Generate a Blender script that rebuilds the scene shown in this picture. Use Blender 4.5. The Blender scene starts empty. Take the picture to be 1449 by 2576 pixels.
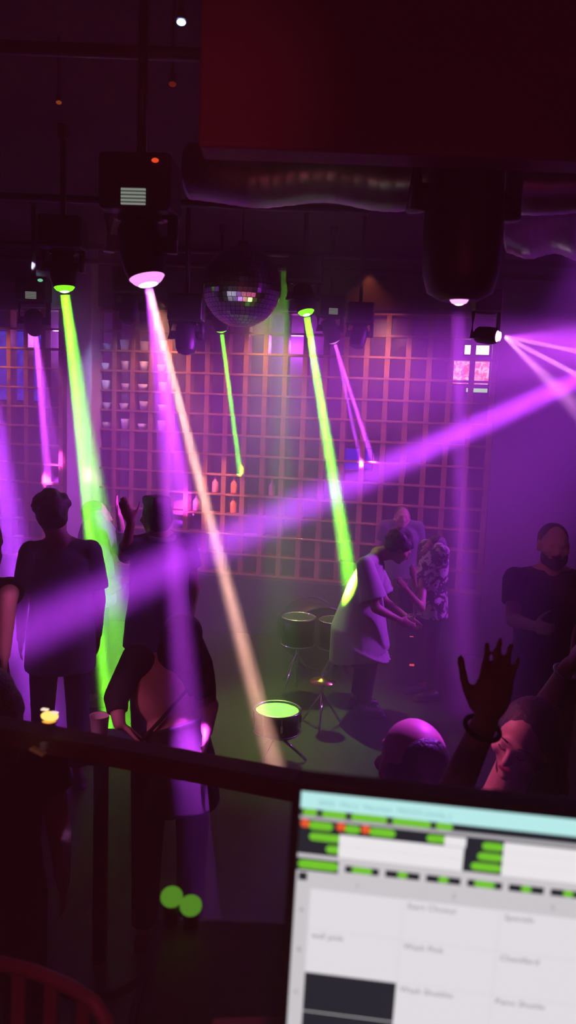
import bpy, bmesh, math, random
from mathutils import Vector, Matrix, noise
random.seed(7)
C = bpy.context.scene.collection
PI = math.pi

# ------------------------------------------------------------------ camera
F = 2022.0
PITCH, ROLL = math.radians(7.5), math.radians(2.2)
CAM = Vector((0, 0, 2.3))
fwd = Vector((0, math.cos(PITCH), -math.sin(PITCH)))
X0 = Vector((1, 0, 0)); U0 = X0.cross(fwd)
right = X0 * math.cos(ROLL) + U0 * math.sin(ROLL)
up = -X0 * math.sin(ROLL) + U0 * math.cos(ROLL)

def P(u, v, d):
    """point seen at photo pixel (u, v), d metres in front of the camera (measured along world Y)"""
    r = fwd + right * ((u - 724.5) / F) - up * ((v - 1288) / F)
    return CAM + r * (d / r.y)

cd = bpy.data.cameras.new('camera'); cam = bpy.data.objects.new('camera', cd); C.objects.link(cam)
M = Matrix((right, up, -fwd)).transposed().to_4x4(); M.translation = CAM
cam.matrix_world = M
cd.sensor_fit = 'VERTICAL'; cd.sensor_height = 36; cd.sensor_width = 36
cd.lens = F / 2576 * 36
cd.clip_start = 0.02
cd.dof.use_dof = True; cd.dof.focus_distance = 6.0; cd.dof.aperture_fstop = 5.5
bpy.context.scene.camera = cam
sc = bpy.context.scene
sc.view_settings.view_transform = 'Standard'; sc.view_settings.look = 'None'
sc.view_settings.gamma = 1; sc.view_settings.exposure = 0; sc.view_settings.use_curve_mapping = False
sc.cycles.use_denoising = True; sc.cycles.use_light_tree = False
sc.cycles.max_bounces = 6; sc.cycles.volume_bounces = 0; sc.cycles.transparent_max_bounces = 12
sc.cycles.sample_clamp_indirect = 4

# world: hazy air, no sky
w = bpy.data.worlds.new('world'); sc.world = w; w.use_nodes = True
nt = w.node_tree; nt.nodes['Background'].inputs[0].default_value = (0, 0, 0, 1)
vs = nt.nodes.new('ShaderNodeVolumeScatter'); vs.inputs['Color'].default_value = (1, 1, 1, 1)
vs.inputs['Density'].default_value = 0.085; vs.inputs['Anisotropy'].default_value = 0.0
nt.links.new(vs.outputs[0], nt.nodes['World Output'].inputs['Volume'])

# ------------------------------------------------------------------ materials
def mat(name, col, rough=.6, metal=0, emit=None, es=0, var=0.0, vscale=20, bump=0.0, spec=.5, coat=0, alpha=None, trans=0, sheen=0):
    m = bpy.data.materials.new(name); m.use_nodes = True
    n = m.node_tree; b = n.nodes['Principled BSDF']
    b.inputs['Base Color'].default_value = (*col, 1); b.inputs['Roughness'].default_value = rough
    b.inputs['Metallic'].default_value = metal; b.inputs['Specular IOR Level'].default_value = spec
    b.inputs['Coat Weight'].default_value = coat; b.inputs['Transmission Weight'].default_value = trans
    b.inputs['Sheen Weight'].default_value = sheen
    if emit: b.inputs['Emission Color'].default_value = (*emit, 1); b.inputs['Emission Strength'].default_value = es
    if var or bump:
        tc = n.nodes.new('ShaderNodeTexCoord'); nz = n.nodes.new('ShaderNodeTexNoise')
        nz.inputs['Scale'].default_value = vscale; nz.inputs['Detail'].default_value = 4
        n.links.new(tc.outputs['Object'], nz.inputs['Vector'])
        if var:
            r = n.nodes.new('ShaderNodeValToRGB')
            r.color_ramp.elements[0].position = .3; r.color_ramp.elements[1].position = .7
            r.color_ramp.elements[0].color = (*[c * (1 - var) for c in col], 1)
            r.color_ramp.elements[1].color = (*[min(1, c * (1 + var)) for c in col], 1)
            n.links.new(nz.outputs['Fac'], r.inputs['Fac']); n.links.new(r.outputs['Color'], b.inputs['Base Color'])
        if bump:
            bp = n.nodes.new('ShaderNodeBump'); bp.inputs['Strength'].default_value = bump; bp.inputs['Distance'].default_value = .01
            n.links.new(nz.outputs['Fac'], bp.inputs['Height']); n.links.new(bp.outputs[0], b.inputs['Normal'])
    return m

def emis(name, col, s):
    m = bpy.data.materials.new(name); m.use_nodes = True; n = m.node_tree
    n.nodes.remove(n.nodes['Principled BSDF']); e = n.nodes.new('ShaderNodeEmission')
    e.inputs[0].default_value = (*col, 1); e.inputs[1].default_value = s
    n.links.new(e.outputs[0], n.nodes['Material Output'].inputs[0]); return m

MT = dict(
    black=mat('black_plastic', (.012, .012, .014), .45, var=.2, vscale=60, bump=.05),
    blackm=mat('black_metal', (.015, .014, .018), .35, .3, var=.2, vscale=40),
    wood=mat('lattice_wood', (.30, .15, .08), .32, var=.25, vscale=9, bump=.1, coat=.3),
    wall=mat('dark_wall', (.035, .026, .038), .8, var=.15, vscale=3, bump=.1),
    backwall=mat('purple_paint', (.22, .12, .24), .5, var=.2, vscale=4, bump=.1),
    column=mat('column_paint', (.55, .48, .58), .6, var=.06, vscale=5, bump=.05),
    ceiling=mat('ceiling_paint', (.018, .014, .02), .9, var=.2, vscale=4),
    floor=mat('floor_vinyl', (.006, .006, .006), .5, var=.25, vscale=3, bump=.05),
    redwall=mat('red_panel', (.16, .045, .06), .7, var=.1, vscale=2),
    foil=mat('duct_foil', (.45, .43, .45), .35, .8, var=.2, vscale=12, bump=.35),
    rail=mat('rail_wood', (.05, .022, .022), .6, var=.3, vscale=25, bump=.1),
    skin=mat('skin', (.50, .30, .24), .5, var=.08, vscale=30, bump=.03),
    skin_d=mat('skin_tan', (.30, .17, .12), .5, var=.08, vscale=30, bump=.03),
    skin_p=mat('skin_fair', (.62, .38, .32), .45, var=.06, vscale=30, bump=.03),
    hair=mat('dark_hair', (.02, .014, .012), .5, var=.4, vscale=90, bump=.6),
    hairs=mat('glossy_brown_hair', (.10, .05, .04), .3, var=.4, vscale=120, bump=.6),
    white=mat('white_cotton', (.34, .34, .33), .85, var=.04, vscale=12, bump=.25),
    dgreen=mat('dark_green_cotton', (.13, .16, .13), .85, var=.15, vscale=12, bump=.3),
    dgrey=mat('charcoal_cotton', (.09, .085, .10), .85, var=.2, vscale=12, bump=.3),
    bcloth=mat('black_cloth', (.014, .012, .016), .85, var=.2, vscale=14, bump=.3),
    jeans=mat('dark_denim', (.04, .042, .06), .85, var=.2, vscale=30, bump=.3),
    lace=mat('pink_lace', (.55, .30, .42), .7, var=.5, vscale=45, bump=.5),
    grey=mat('grey_cotton', (.25, .26, .24), .85, var=.1, vscale=12, bump=.25),
    chrome=mat('chrome', (.75, .75, .78), .15, 1, var=.05, vscale=30),
    brass=mat('brass', (.75, .5, .2), .25, 1, var=.1, vscale=30),
    drumhead=mat('drum_skin', (.5, .52, .48), .35, var=.05, vscale=10),
    redwood=mat('chair_lacquer', (.20, .09, .11), .4, var=.25, vscale=14, bump=.1),
    whitep=mat('white_plastic', (.7, .68, .7), .4, var=.03),
    glassb=mat('blue_glass', (.05, .08, .5), .1, trans=.3, var=.1),
)
# patterned shirt
def pattern_mat():
    m = mat('leaf_print_shirt', (.1, .1, .1), .85); n = m.node_tree; b = n.nodes['Principled BSDF']
    tc = n.nodes.new('ShaderNodeTexCoord'); v = n.nodes.new('ShaderNodeTexNoise'); v.inputs['Scale'].default_value = 14; v.inputs['Distortion'].default_value = 1.5
    r = n.nodes.new('ShaderNodeValToRGB'); r.color_ramp.interpolation = 'CONSTANT'
    r.color_ramp.elements[0].color = (.03, .02, .03, 1); r.color_ramp.elements[1].position = .52; r.color_ramp.elements[1].color = (.45, .45, .38, 1)
    n.links.new(tc.outputs['Object'], v.inputs['Vector']); n.links.new(v.outputs['Fac'], r.inputs['Fac']); n.links.new(r.outputs['Color'], b.inputs['Base Color'])
    return m
MT['leaf'] = pattern_mat()
# thin clear glass
def glass_mat():
    m = bpy.data.materials.new('clear_glass'); m.use_nodes = True; n = m.node_tree; n.nodes.remove(n.nodes['Principled BSDF'])
    t = n.nodes.new('ShaderNodeBsdfTransparent'); t.inputs[0].default_value = (.80, .84, .82, 1)
    g = n.nodes.new('ShaderNodeBsdfGlossy'); g.inputs['Roughness'].default_value = .03
    fr = n.nodes.new('ShaderNodeFresnel'); fr.inputs[0].default_value = 1.25
    mx = n.nodes.new('ShaderNodeMixShader')
    n.links.new(fr.outputs[0], mx.inputs[0]); n.links.new(t.outputs[0], mx.inputs[1]); n.links.new(g.outputs[0], mx.inputs[2])
    n.links.new(mx.outputs[0], n.nodes['Material Output'].inputs[0]); return m
MT['glass'] = glass_mat()
def ball_mat():
    m = bpy.data.materials.new('mirror_tiles'); m.use_nodes = True; n = m.node_tree; b = n.nodes['Principled BSDF']
    b.inputs['Base Color'].default_value = (.85, .85, .9, 1); b.inputs['Metallic'].default_value = 1; b.inputs['Roughness'].default_value = .16
    return m
MT['mirror'] = ball_mat()

# ------------------------------------------------------------------ mesh helpers
def V(*a): return Vector(a)
def basis(z, hint=V(0, 0, 1)):
    z = z.normalized()
    x = hint.cross(z)
    if x.length < 1e-4: x = V(1, 0, 0).cross(z)
    if x.length < 1e-4: x = V(0, 1, 0).cross(z)
    x.normalize(); return Matrix((x, z.cross(x), z)).transposed()
def loft(bm, rings, mi=0, close=True, smooth=True):
    vs = [[bm.verts.new(p) for p in r] for r in rings]
    n = len(vs[0]); fs = []
    for a, b in zip(vs, vs[1:]):
        for i in range(n):
            fs.append(bm.faces.new((a[i], a[(i + 1) % n], b[(i + 1) % n], b[i])))
    if close:
        fs.append(bm.faces.new(list(reversed(vs[0])))); fs.append(bm.faces.new(vs[-1]))
    for f in fs: f.material_index = mi; f.smooth = smooth
    return fs
def ring(c, R, rx, ry, n=16, z=0):
    return [c + R @ V(rx * math.cos(2 * PI * i / n), ry * math.sin(2 * PI * i / n), z) for i in range(n)]
def cyl(bm, a, b, r1, r2=None, n=16, mi=0, smooth=True):
    r2 = r1 if r2 is None else r2; R = basis(b - a)
    fs = loft(bm, [ring(a, R, r1, r1, n), ring(b, R, r2, r2, n)], mi, True, smooth)
    fs[-1].smooth = fs[-2].smooth = False
def cap(bm, a, b, r1, r2=None, n=14, fl=1.0, hint=V(0, 0, 1), mi=0):
    """tapered capsule; fl flattens the cross-section's second axis"""
    r2 = r1 if r2 is None else r2; R = basis(b - a, hint); z = (b - a).normalized(); rs = []
    for k in (80, 50, 25): t = math.radians(k); rs.append(ring(a - z * r1 * math.sin(t), R, r1 * math.cos(t), r1 * math.cos(t) * fl, n))
    rs += [ring(a, R, r1, r1 * fl, n), ring(b, R, r2, r2 * fl, n)]
    for k in (25, 50, 80): t = math.radians(k); rs.append(ring(b + z * r2 * math.sin(t), R, r2 * math.cos(t), r2 * math.cos(t) * fl, n))
    loft(bm, rs, mi)
def ell(bm, c, r, R=Matrix.Identity(3), n=18, m=12, mi=0, smooth=True):
    rs = []
    for j in range(1, m):
        t = PI * j / m - PI / 2
        rs.append([c + R @ V(r[0] * math.cos(t) * math.cos(2 * PI * i / n), r[1] * math.cos(t) * math.sin(2 * PI * i / n), r[2] * math.sin(t)) for i in range(n)])
    loft(bm, rs, mi, True, smooth)
def box(bm, c, s, R=Matrix.Identity(3), bev=0.0, mi=0):
    t = bmesh.new(); bmesh.ops.create_cube(t, size=1)
    for v in t.verts: v.co = V(v.co.x * s[0], v.co.y * s[1], v.co.z * s[2])
    if bev: bmesh.ops.bevel(t, geom=t.edges[:], offset=bev, segments=3, affect='EDGES', profile=.5)
    mp = {}
    for v in t.verts: mp[v] = bm.verts.new(c + R @ v.co)
    for f in t.faces: g = bm.faces.new([mp[v] for v in f.verts]); g.material_index = mi
    t.free()
def bar(bm, a, b, wx, wz, bev=0, mi=0):
    """rectangular bar from a to b; wx sideways, wz upward"""
    R = basis(b - a); L = (b - a).length
    box(bm, (a + b) / 2, (wx, wz, L), R, bev, mi)
def tube(bm, pts, r, n=10, mi=0, fl=1.0):
    rs = []
    for i, p in enumerate(pts):
        d = pts[min(i + 1, len(pts) - 1)] - pts[max(i - 1, 0)]
        rr = r(i / (len(pts) - 1)) if callable(r) else r
        rs.append(ring(p, basis(d), rr, rr * fl, n))
    loft(bm, rs, mi)
def lathe(bm, c, prof, R=Matrix.Identity(3), n=24, mi=0, close=True):
    rs = [ring(c, R, r, r, n, z) for r, z in prof]
    for q, (r, z) in zip(rs, prof): pass
    loft(bm, rs, mi, close)
def obj(name, bm, m, parent=None, recalc=True):
    if recalc: bmesh.ops.recalc_face_normals(bm, faces=bm.faces[:])
    me = bpy.data.meshes.new(name); bm.to_mesh(me); bm.free()
    for q in (m if isinstance(m, (list, tuple)) else [m]): me.materials.append(q)
    o = bpy.data.objects.new(name, me); C.objects.link(o)
    if parent: o.parent = parent; o.matrix_parent_inverse = Matrix.Identity(4)
    return o
def local(o_parent_loc, pts): return [p - o_parent_loc for p in pts]
def thing(name, label, cat, loc=(0, 0, 0), rz=0, group=None):
    o = bpy.data.objects.new(name, None); C.objects.link(o); o.location = loc; o.rotation_euler = (0, 0, rz)
    o.empty_display_size = .05
    o['label'] = label; o['category'] = cat
    if group: o['group'] = group
    return o
def tag(o, label, cat, group=None):
    o['label'] = label; o['category'] = cat
    if group: o['group'] = group
    return o
def struct(name, bm, m):
    o = obj(name, bm, m); o['kind'] = 'structure'; return o
def shift(bm, off):
    for v in bm.verts: v.co -= off
    return bm
def remesh(name, bm, m, parent, vox=.01, it=6, fac=.5):
    """fuse the pieces in bm into one continuous skin"""
    bmesh.ops.recalc_face_normals(bm, faces=bm.faces[:])
    me = bpy.data.meshes.new('tmp'); bm.to_mesh(me); bm.free()
    t = bpy.data.objects.new('tmp', me); C.objects.link(t)
    a = t.modifiers.new('r', 'REMESH'); a.mode = 'VOXEL'; a.voxel_size = vox; a.use_smooth_shade = True
    s = t.modifiers.new('s', 'SMOOTH'); s.iterations = it; s.factor = fac
    dg = bpy.context.evaluated_depsgraph_get(); dg.update()
    me2 = bpy.data.meshes.new_from_object(t.evaluated_get(dg)); me2.name = name
    bpy.data.objects.remove(t); bpy.data.meshes.remove(me)
    me2.materials.clear(); me2.materials.append(m)
    for p in me2.polygons: p.use_smooth = True; p.material_index = 0
    o = bpy.data.objects.new(name, me2); C.objects.link(o); o.parent = parent
    return o

# ------------------------------------------------------------------ room
bm = bmesh.new(); box(bm, V(-.5, 5, -.05), (11, 15, .1)); struct('floor', bm, MT['floor'])
bm = bmesh.new(); box(bm, V(-.5, 5, 3.85), (11, 15, .1)); struct('ceiling', bm, MT['ceiling'])
bm = bmesh.new(); box(bm, V(-5.95, 5, 1.9), (.1, 15, 3.8)); struct('wall_left', bm, MT['wall'])
bm = bmesh.new(); box(bm, V(4.95, 5, 1.9), (.1, 15, 3.8)); struct('wall_right', bm, MT['wall'])
bm = bmesh.new(); box(bm, V(-.5, 12.45, 1.9), (11, .1, 3.8)); struct('wall_back', bm, MT['wall'])
bm = bmesh.new(); box(bm, V(-.5, -2.45, 1.9), (11, .1, 3.8)); struct('wall_behind', bm, MT['wall'])

# lattice line
A = P(21, 1000, 8.48); A.z = 0
B = P(1235, 1040, 7.5); B.z = 0
e = (B - A); pitch = e.length / 25; e.normalize(); nrm = V(-e.y, e.x, 0)     # nrm points away from the camera
if nrm.y < 0: nrm = -nrm
Rl = Matrix((e, nrm, V(0, 0, 1))).transposed()
Z0, ZP = 2.39, .199
def lat(k, z, back=0): return A + e * (pitch * k) + nrm * back + V(0, 0, z)
# wall behind the lattice, fascia above, plinth below, side panel to the right
bm = bmesh.new(); box(bm, (lat(-8, 1.9, .62) + lat(27, 1.9, .62)) / 2, (pitch * 35, .06, 3.75), Rl); struct('wall_recess', bm, MT['backwall'])
zt = Z0 + 4 * ZP + .03
bm = bmesh.new(); box(bm, (lat(-8, (zt + 3.8) / 2, .09) + lat(25.2, (zt + 3.8) / 2, .09)) / 2, (pitch * 33.2, .3, 3.8 - zt), Rl); struct('wall_fascia', bm, MT['wall'])
zb = Z0 - 9 * ZP - .02
bm = bmesh.new(); box(bm, (lat(-8, zb / 2, .09) + lat(25.2, zb / 2, .09)) / 2, (pitch * 33.2, .26, zb), Rl, .01); struct('wall_plinth', bm, MT['wall'])
bm = bmesh.new(); box(bm, (lat(25.15, 1.9, .1) + lat(42, 1.9, .1)) / 2, (pitch * 16.85, .4, 3.8), Rl); struct('wall_side_panel', bm, mat('side_panel', (.10, .07, .12), .8, var=.1, vscale=3))

def lattice(k0, k1, label, half0=0, half1=0):
    t = thing('lattice_screen', label, 'screen', lat((k0 + k1) / 2, zb), math.atan2(e.y, e.x), 'wooden lattice screens along the far wall')
    o = lat((k0 + k1) / 2, zb); dep = .13
    Li = (k1 - k0) * pitch
    for r in range(-9, 5):
        b = bmesh.new(); box(b, V((half1 - half0) * 0, dep / 2, Z0 + r * ZP - zb), (Li + .04, dep, .02), bev=.003); obj('shelf_board', b, MT['wood'], t)
    for k in range(k0, k1 + 1):
        b = bmesh.new(); box(b, V((k - (k0 + k1) / 2) * pitch, dep / 2 + .004, (Z0 * 2 - 5 * ZP) / 2 - zb), (.05, dep - .008, 13 * ZP + .02), bev=.003)
        obj('upright_board', b, MT['wood'], t)
    return t
lattice(-4, 3, 'wooden lattice screen of square cells left of the pale column')
lattice(5, 25, 'long wooden lattice screen of square cells right of the pale column')

# pale column
cc = lat(4.55, 0, -.06); hw = .15
bm = bmesh.new(); box(bm, V(cc.x, cc.y, 1.9), (.27, .27, 3.78), Rl, .012); struct('column', bm, MT['column'])

# bulkhead close to the booth, lit dark red
b0 = P(497, 367, 2.1); b1 = P(1449, 352, 2.1)
bm = bmesh.new()
box(bm, V((b0.x + 3.2) / 2, 2.16, (b0.z + 3.8) / 2), (3.2 - b0.x, .12, 3.8 - b0.z), bev=.012)
struct('wall_bulkhead', bm, MT['redwall'])

# booth platform and its glass front
bm = bmesh.new(); box(bm, V(0, -.55, .35), (5, 3.5, .7)); struct('floor_platform', bm, MT['floor'])

# ------------------------------------------------------------------ railing
ra = P(0, 1848, 1.42); rb = P(750, 1985, 1.245); rd = (rb - ra); rd.z = 0; rd.normalize()
zr = 1.70
rA = V(ra.x, ra.y, zr) - rd * 1.2; rB = V(rb.x, rb.y, zr) + rd * .95
t = thing('railing', 'dark red brown hand rail on clear glass between booth and dance floor', 'railing', V(*(rA + rB) / 2) - V(0, 0, 1.0), math.atan2(rd.y, rd.x))
L = (rB - rA).length
b = bmesh.new(); box(b, V(0, 0, .985), (L, .055, .034), bev=.006); obj('top_rail', b, MT['rail'], t)
for i in range(3):
    b = bmesh.new(); x0 = -L / 2 + L / 3 * i + .01; box(b, V(x0 + L / 6 - .01, 0, .49), (L / 3 - .02, .01, .955)); obj('glass_panel', b, MT['glass'], t)
for x in (-L / 2 + .02, L / 2 - .02):
    b = bmesh.new(); cyl(b, V(x, 0, 0), V(x, 0, .97), .018); obj('post', b, MT['blackm'], t)

# ------------------------------------------------------------------ lamps
def light(name, kind, loc, col, power, target=None, angle=None, blend=.15, radius=.03, parent=None):
    ld = bpy.data.lights.new(name, kind); ld.color = col; ld.energy = power
    if kind in ('SPOT', 'POINT'): ld.shadow_soft_size = radius
    o = bpy.data.objects.new(name, ld); C.objects.link(o); o.location = loc
    if target is not None: o.rotation_mode = 'QUATERNION'; o.rotation_quaternion = (target - Vector(loc)).to_track_quat('-Z', 'Y')
    if kind == 'SPOT': ld.spot_size = math.radians(angle); ld.spot_blend = blend
    if parent:
        o.parent = parent; o.matrix_parent_inverse = (Matrix.Translation(parent.location) @ Matrix.Rotation(parent.rotation_euler.z, 4, 'Z')).inverted()
    return o
BK = .2
GREEN = (.20, 1, .015); MAG = (.62, .06, 1.0); PINK = (1, .32, .95); PEACH = (1, .50, .38); PURP = (.42, .05, 1)

def moving_head(label, lens_p, dirv, size=1.0, lens_r=.06, col=GREEN, glow=3, lit=True, yaw=0, zpipe=3.765, display=False, led=None, beams=(), core=.45, group='black moving head lights hung above the floor', blunt=False, hlen=.20):
    """lens_p: centre of the lens; dirv: where the beam points"""
    dirv = dirv.normalized(); s = size
    if dirv.z < -.7 and not blunt: dirv = (dirv + V(0, -.26, 0)).normalized()
    kb = lens_r / .058
    hl, hr = hlen * s, (.085 if hlen > .25 else .076) * s
    hc = lens_p - dirv * hl * .62                         # pivot
    t = thing('moving_head_light', label, 'stage light', (hc.x, hc.y, zpipe), yaw, group)
    Rz = Matrix.Rotation(-yaw, 3, 'Z'); off = V(hc.x, hc.y, zpipe)
    def L(p): return Rz @ (p - off)
    D = Rz @ dirv; hcl = L(hc); R = basis(D, V(1, 0, 0))
    b = bmesh.new(); bz = (hcl + D * hl * .62).z + (hlen + .11) * s if not blunt else hcl.z + .36 * s
    box(b, V(hcl.x, hcl.y, bz), (.25 * s, .22 * s, .19 * s), bev=.018 * s); base = obj('base', b, MT['black'], t)
    if display:
        b = bmesh.new(); box(b, V(hcl.x, hcl.y - .1135 * s, bz - .055 * s), (.085 * s, .008 * s, .055 * s), bev=.002); d = obj('display', b, display, base)
    b = bmesh.new(); cyl(b, V(hcl.x, hcl.y, bz + .05 * s), V(hcl.x, hcl.y, -.02), .018 * s); box(b, V(hcl.x, hcl.y, -.0), (.05, .07, .08), bev=.01)
    obj('clamp', b, MT['blackm'], t)
    b = bmesh.new()
    for sx in (-1, 1):
        x = hcl.x + sx * .115 * s
        tube(b, [V(hcl.x + sx * .06 * s, hcl.y, bz - .08 * s), V(x, hcl.y, bz - .10 * s), V(x, hcl.y, hcl.z - .03 * s)], .028 * s, 12, fl=.7)
        cyl(b, V(x, hcl.y, hcl.z), V(hcl.x + sx * .07 * s, hcl.y, hcl.z), .03 * s)
    box(b, V(hcl.x, hcl.y, bz - .10 * s), (.16 * s, .05 * s, .03 * s), bev=.006)
    obj('yoke', b, MT['black'], t)
    b = bmesh.new()
    lz = hl * .62
    prof = [(.01, -hl * .45), (hr * .7, -hl * .43), (hr * .95, -hl * .3), (hr, 0), (hr * 1.03, hl * .2), (hr * .98, hl * .45), (hr * .85, hl * .57), (lens_r * 1.08 if not blunt else hr * .5, lz), (lens_r * 1.0, lz - .004), (.002, lz - .012)]
    lathe(b, hcl, prof, R, 28); head = obj('head', b, MT['black'], t)
    b = bmesh.new()
    if lit:
        lathe(b, hcl, [(lens_r, lz - .002), (lens_r * .8, lz + .012 * kb), (lens_r * core, lz + .022 * kb)], R, 28, 0, False)
        lathe(b, hcl, [(lens_r * core, lz + .022 * kb), (lens_r * core * .5, lz + .027 * kb), (.001, lz + .028 * kb)], R, 28, 1, False)
        obj('lens', b, [emis('lens_glow', col, glow), emis('lens_core', tuple(.5 + .5 * c for c in col), glow * 2.2)], head)
    else:
        lathe(b, hcl, [(lens_r, lz - .002), (lens_r * .6, lz + .014 * s), (.001, lz + .02 * s)], R, 28, 0, False); obj('lens', b, mat('dark_lens', (.05, .05, .07), .1), head)
    if led:
        b = bmesh.new(); ell(b, V(hcl.x + led[0], hcl.y - .115 * s, bz + led[1]), (led[3], .006, led[3] * .6)); obj('indicator', b, emis('indicator_led', led[2], led[4]), base)
    for (tgt, c, pw, ang, bl, rad) in beams:
        o = lens_p + dirv * .04
        bl_ = light('beam_lamp', 'AREA', o, c, pw * BK, tgt, parent=t)
        bl_.data.shape = 'DISK'; bl_.data.size = rad * 2; bl_.data.spread = math.radians(ang)
    return t

def disp():
    m = emis('display_lines', (.30, .33, .30), .9); n = m.node_tree; em = [x for x in n.nodes if x.type == 'EMISSION'][0]
    tc = n.nodes.new('ShaderNodeTexCoord'); wv = n.nodes.new('ShaderNodeTexWave'); wv.bands_direction = 'Z'; wv.inputs['Scale'].default_value = 28
    r = n.nodes.new('ShaderNodeValToRGB'); r.color_ramp.elements[0].color = (.05, .06, .06, 1); r.color_ramp.elements[1].color = (.32, .36, .30, 1)
    n.links.new(tc.outputs['Object'], wv.inputs[0]); n.links.new(wv.outputs['Fac'], r.inputs['Fac']); n.links.new(r.outputs['Color'], em.inputs[0]); return m
DISP = disp()

# A small purple, far left
lp = P(88, 831, 6.4); tg = P(128, 1190, 8.3)
moving_head('small light at far left sending a short purple beam down', lp, tg - lp, .95, .055, MAG, 1.6, beams=[(P(120, 1190, 8.3), MAG, 55, 3.2, .3, .02), (P(140, 1150, 8.3), MAG, 20, 5, .3, .02)], yaw=.1, display=DISP, led=(.07, .06, (.3, 1, .6), .02, .9))
# B green, left
lp = P(162, 724, 4.7); tg = P(290, 1650, 5.1)
moving_head('black light at left throwing the wide green beam', lp, tg - lp, .95, .058, GREEN, 2.2, yaw=.05,
            beams=[(P(272, 1800, 5.3), GREEN, 75, 2.2, .5, .022), (P(305, 1700, 5.2), GREEN, 100, 7.2, .25, .028)])
# C big pink, near
lp = P(370, 700, 2.8); tg = P(600, 1700, 3.0)
moving_head('nearest black light with the large pink lens and lit display', lp, tg - lp, .95, .060, PINK, 1.5, yaw=-.05, display=DISP, led=(.07, .06, (1, .08, .02), .012, 1.0), core=.55,
            beams=[(P(707, 1990, 4.6), PEACH, 28, 3.0, .6, .014), (P(462, 1265, 8.1), MAG, 34, 3.0, .5, .014), (P(480, 1880, 3.0), MAG, 20, 5.5, .5, .016)])
# D small green
lp = P(557, 830, 7.1); tg = P(604, 1190, 8.0)
moving_head('small light below the mirror ball with a thin green beam', lp, tg - lp, .9, .052, GREEN, 2.2, beams=[(tg, GREEN, 45, 1.8, .4, .018)])
# E green centre
lp = P(770, 785, 5.8); tg = P(877, 1440, 5.82)
moving_head('black light at centre with green beam onto the white shirt', lp, tg - lp, .95, .058, GREEN, 2.5, yaw=.1, beams=[(tg, GREEN, 165, 4.0, .5, .024)])
# F small magenta
lp = P(840, 857, 7.0); tg = P(935, 1150, 7.7)
moving_head('small light right of the central green one, magenta lens', lp, tg - lp, .9, .055, PINK, 1.0, yaw=.2, display=DISP, beams=[(P(935, 1150, 7.7), MAG, 50, 2.6, .3, .015), (P(905, 1150, 7.7), MAG, 20, 1.6, .3, .015)])
# G big near right
lp = P(1155, 757, 2.3); tg = P(1160, 1500, 2.5)
moving_head('large black light hanging close at upper right, pointing down', lp, V(.015, .02, -1), 1.25, .026, PINK, 2.2, yaw=.25, blunt=True, hlen=.34, beams=[(P(1166, 1700, 5.2), MAG, 5, 4.5, .5, .02)])
# H side beam light
lp = P(1252, 846, 4.4)
h = moving_head('small black light beside the dark wall firing pink beams right', lp, V(1, -.7, -.12), .6, .03, PINK, 6, core=.8,
            beams=[(P(1500, 893, 4.3), PINK, 12, 2.0, .4, .012), (P(1500, 968, 4.3), PINK, 16, 3.2, .5, .012), (P(1500, 1075, 4.3), PINK, 22, 13, .8, .012), (P(1500, 850, 4.3), MAG, 34, 26, .9, .012)])
# unlit heads
lp = P(468, 886, 5.6); moving_head('unlit black light behind the nearest pink one', lp, V(.05, .05, -1), .95, .055, lit=False)
lp = P(322, 812, 6.0); moving_head('unlit black light between column and pink beam', lp, V(-.1, .1, -1), .95, .055, lit=False)
lp = P(896, 872, 6.2); moving_head('unlit black light right of the magenta lens', lp, V(-.2, .1, -1), .8, .05, lit=False)
# off-frame head throwing the long diagonal beam across the room
s = P(1760, 815, 4.9)
moving_head('black light beyond the right edge throwing the long diagonal beam', s, P(60, 1580, 4.0) - s, 1, .07, MAG, 3, beams=[(P(40, 1600, 4.0), (.55, .05, 1), 135, 4.8, .5, .05), (P(700, 1010, 5.2), MAG, 190, 30, 1, .05)])
s = P(-70, 760, 4.4)
moving_head('black light beyond the left edge throwing violet light down', s, P(110, 1850, 4.0) - s, 1, .07, PURP, 3, beams=[(P(120, 1880, 4.9), (.5, .05, 1), 170, 8.5, .6, .05)])
# magenta accent on lattice

# pipes that carry the lights
for d, x0, x1, lab in ((2.98, -2.2, .9, 'black ceiling pipe nearest the camera, behind the pink lensed light'), (5.1, -4, 3.2, 'black ceiling pipe across the room just behind the left green light'), (6.62, -4.5, 3.6, 'black ceiling pipe beyond the white shirted man'), (7.3, -4.5, 3.2, 'farthest black ceiling pipe before the lattice')):
    bm = bmesh.new(); cyl(bm, V(x0, 0, 0), V(x1, 0, 0), .024, n=14); cyl(bm, V(x0 + .5, 0, 0), V(x0 + .5, 0, .3), .01); cyl(bm, V(x1 - .5, 0, 0), V(x1 - .5, 0, .3), .01)
    o = obj('lighting_pipe', bm, MT['blackm']); o.location = (0, d, 3.5); tag(o, lab, 'pipe', 'pipes under the ceiling')

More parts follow.
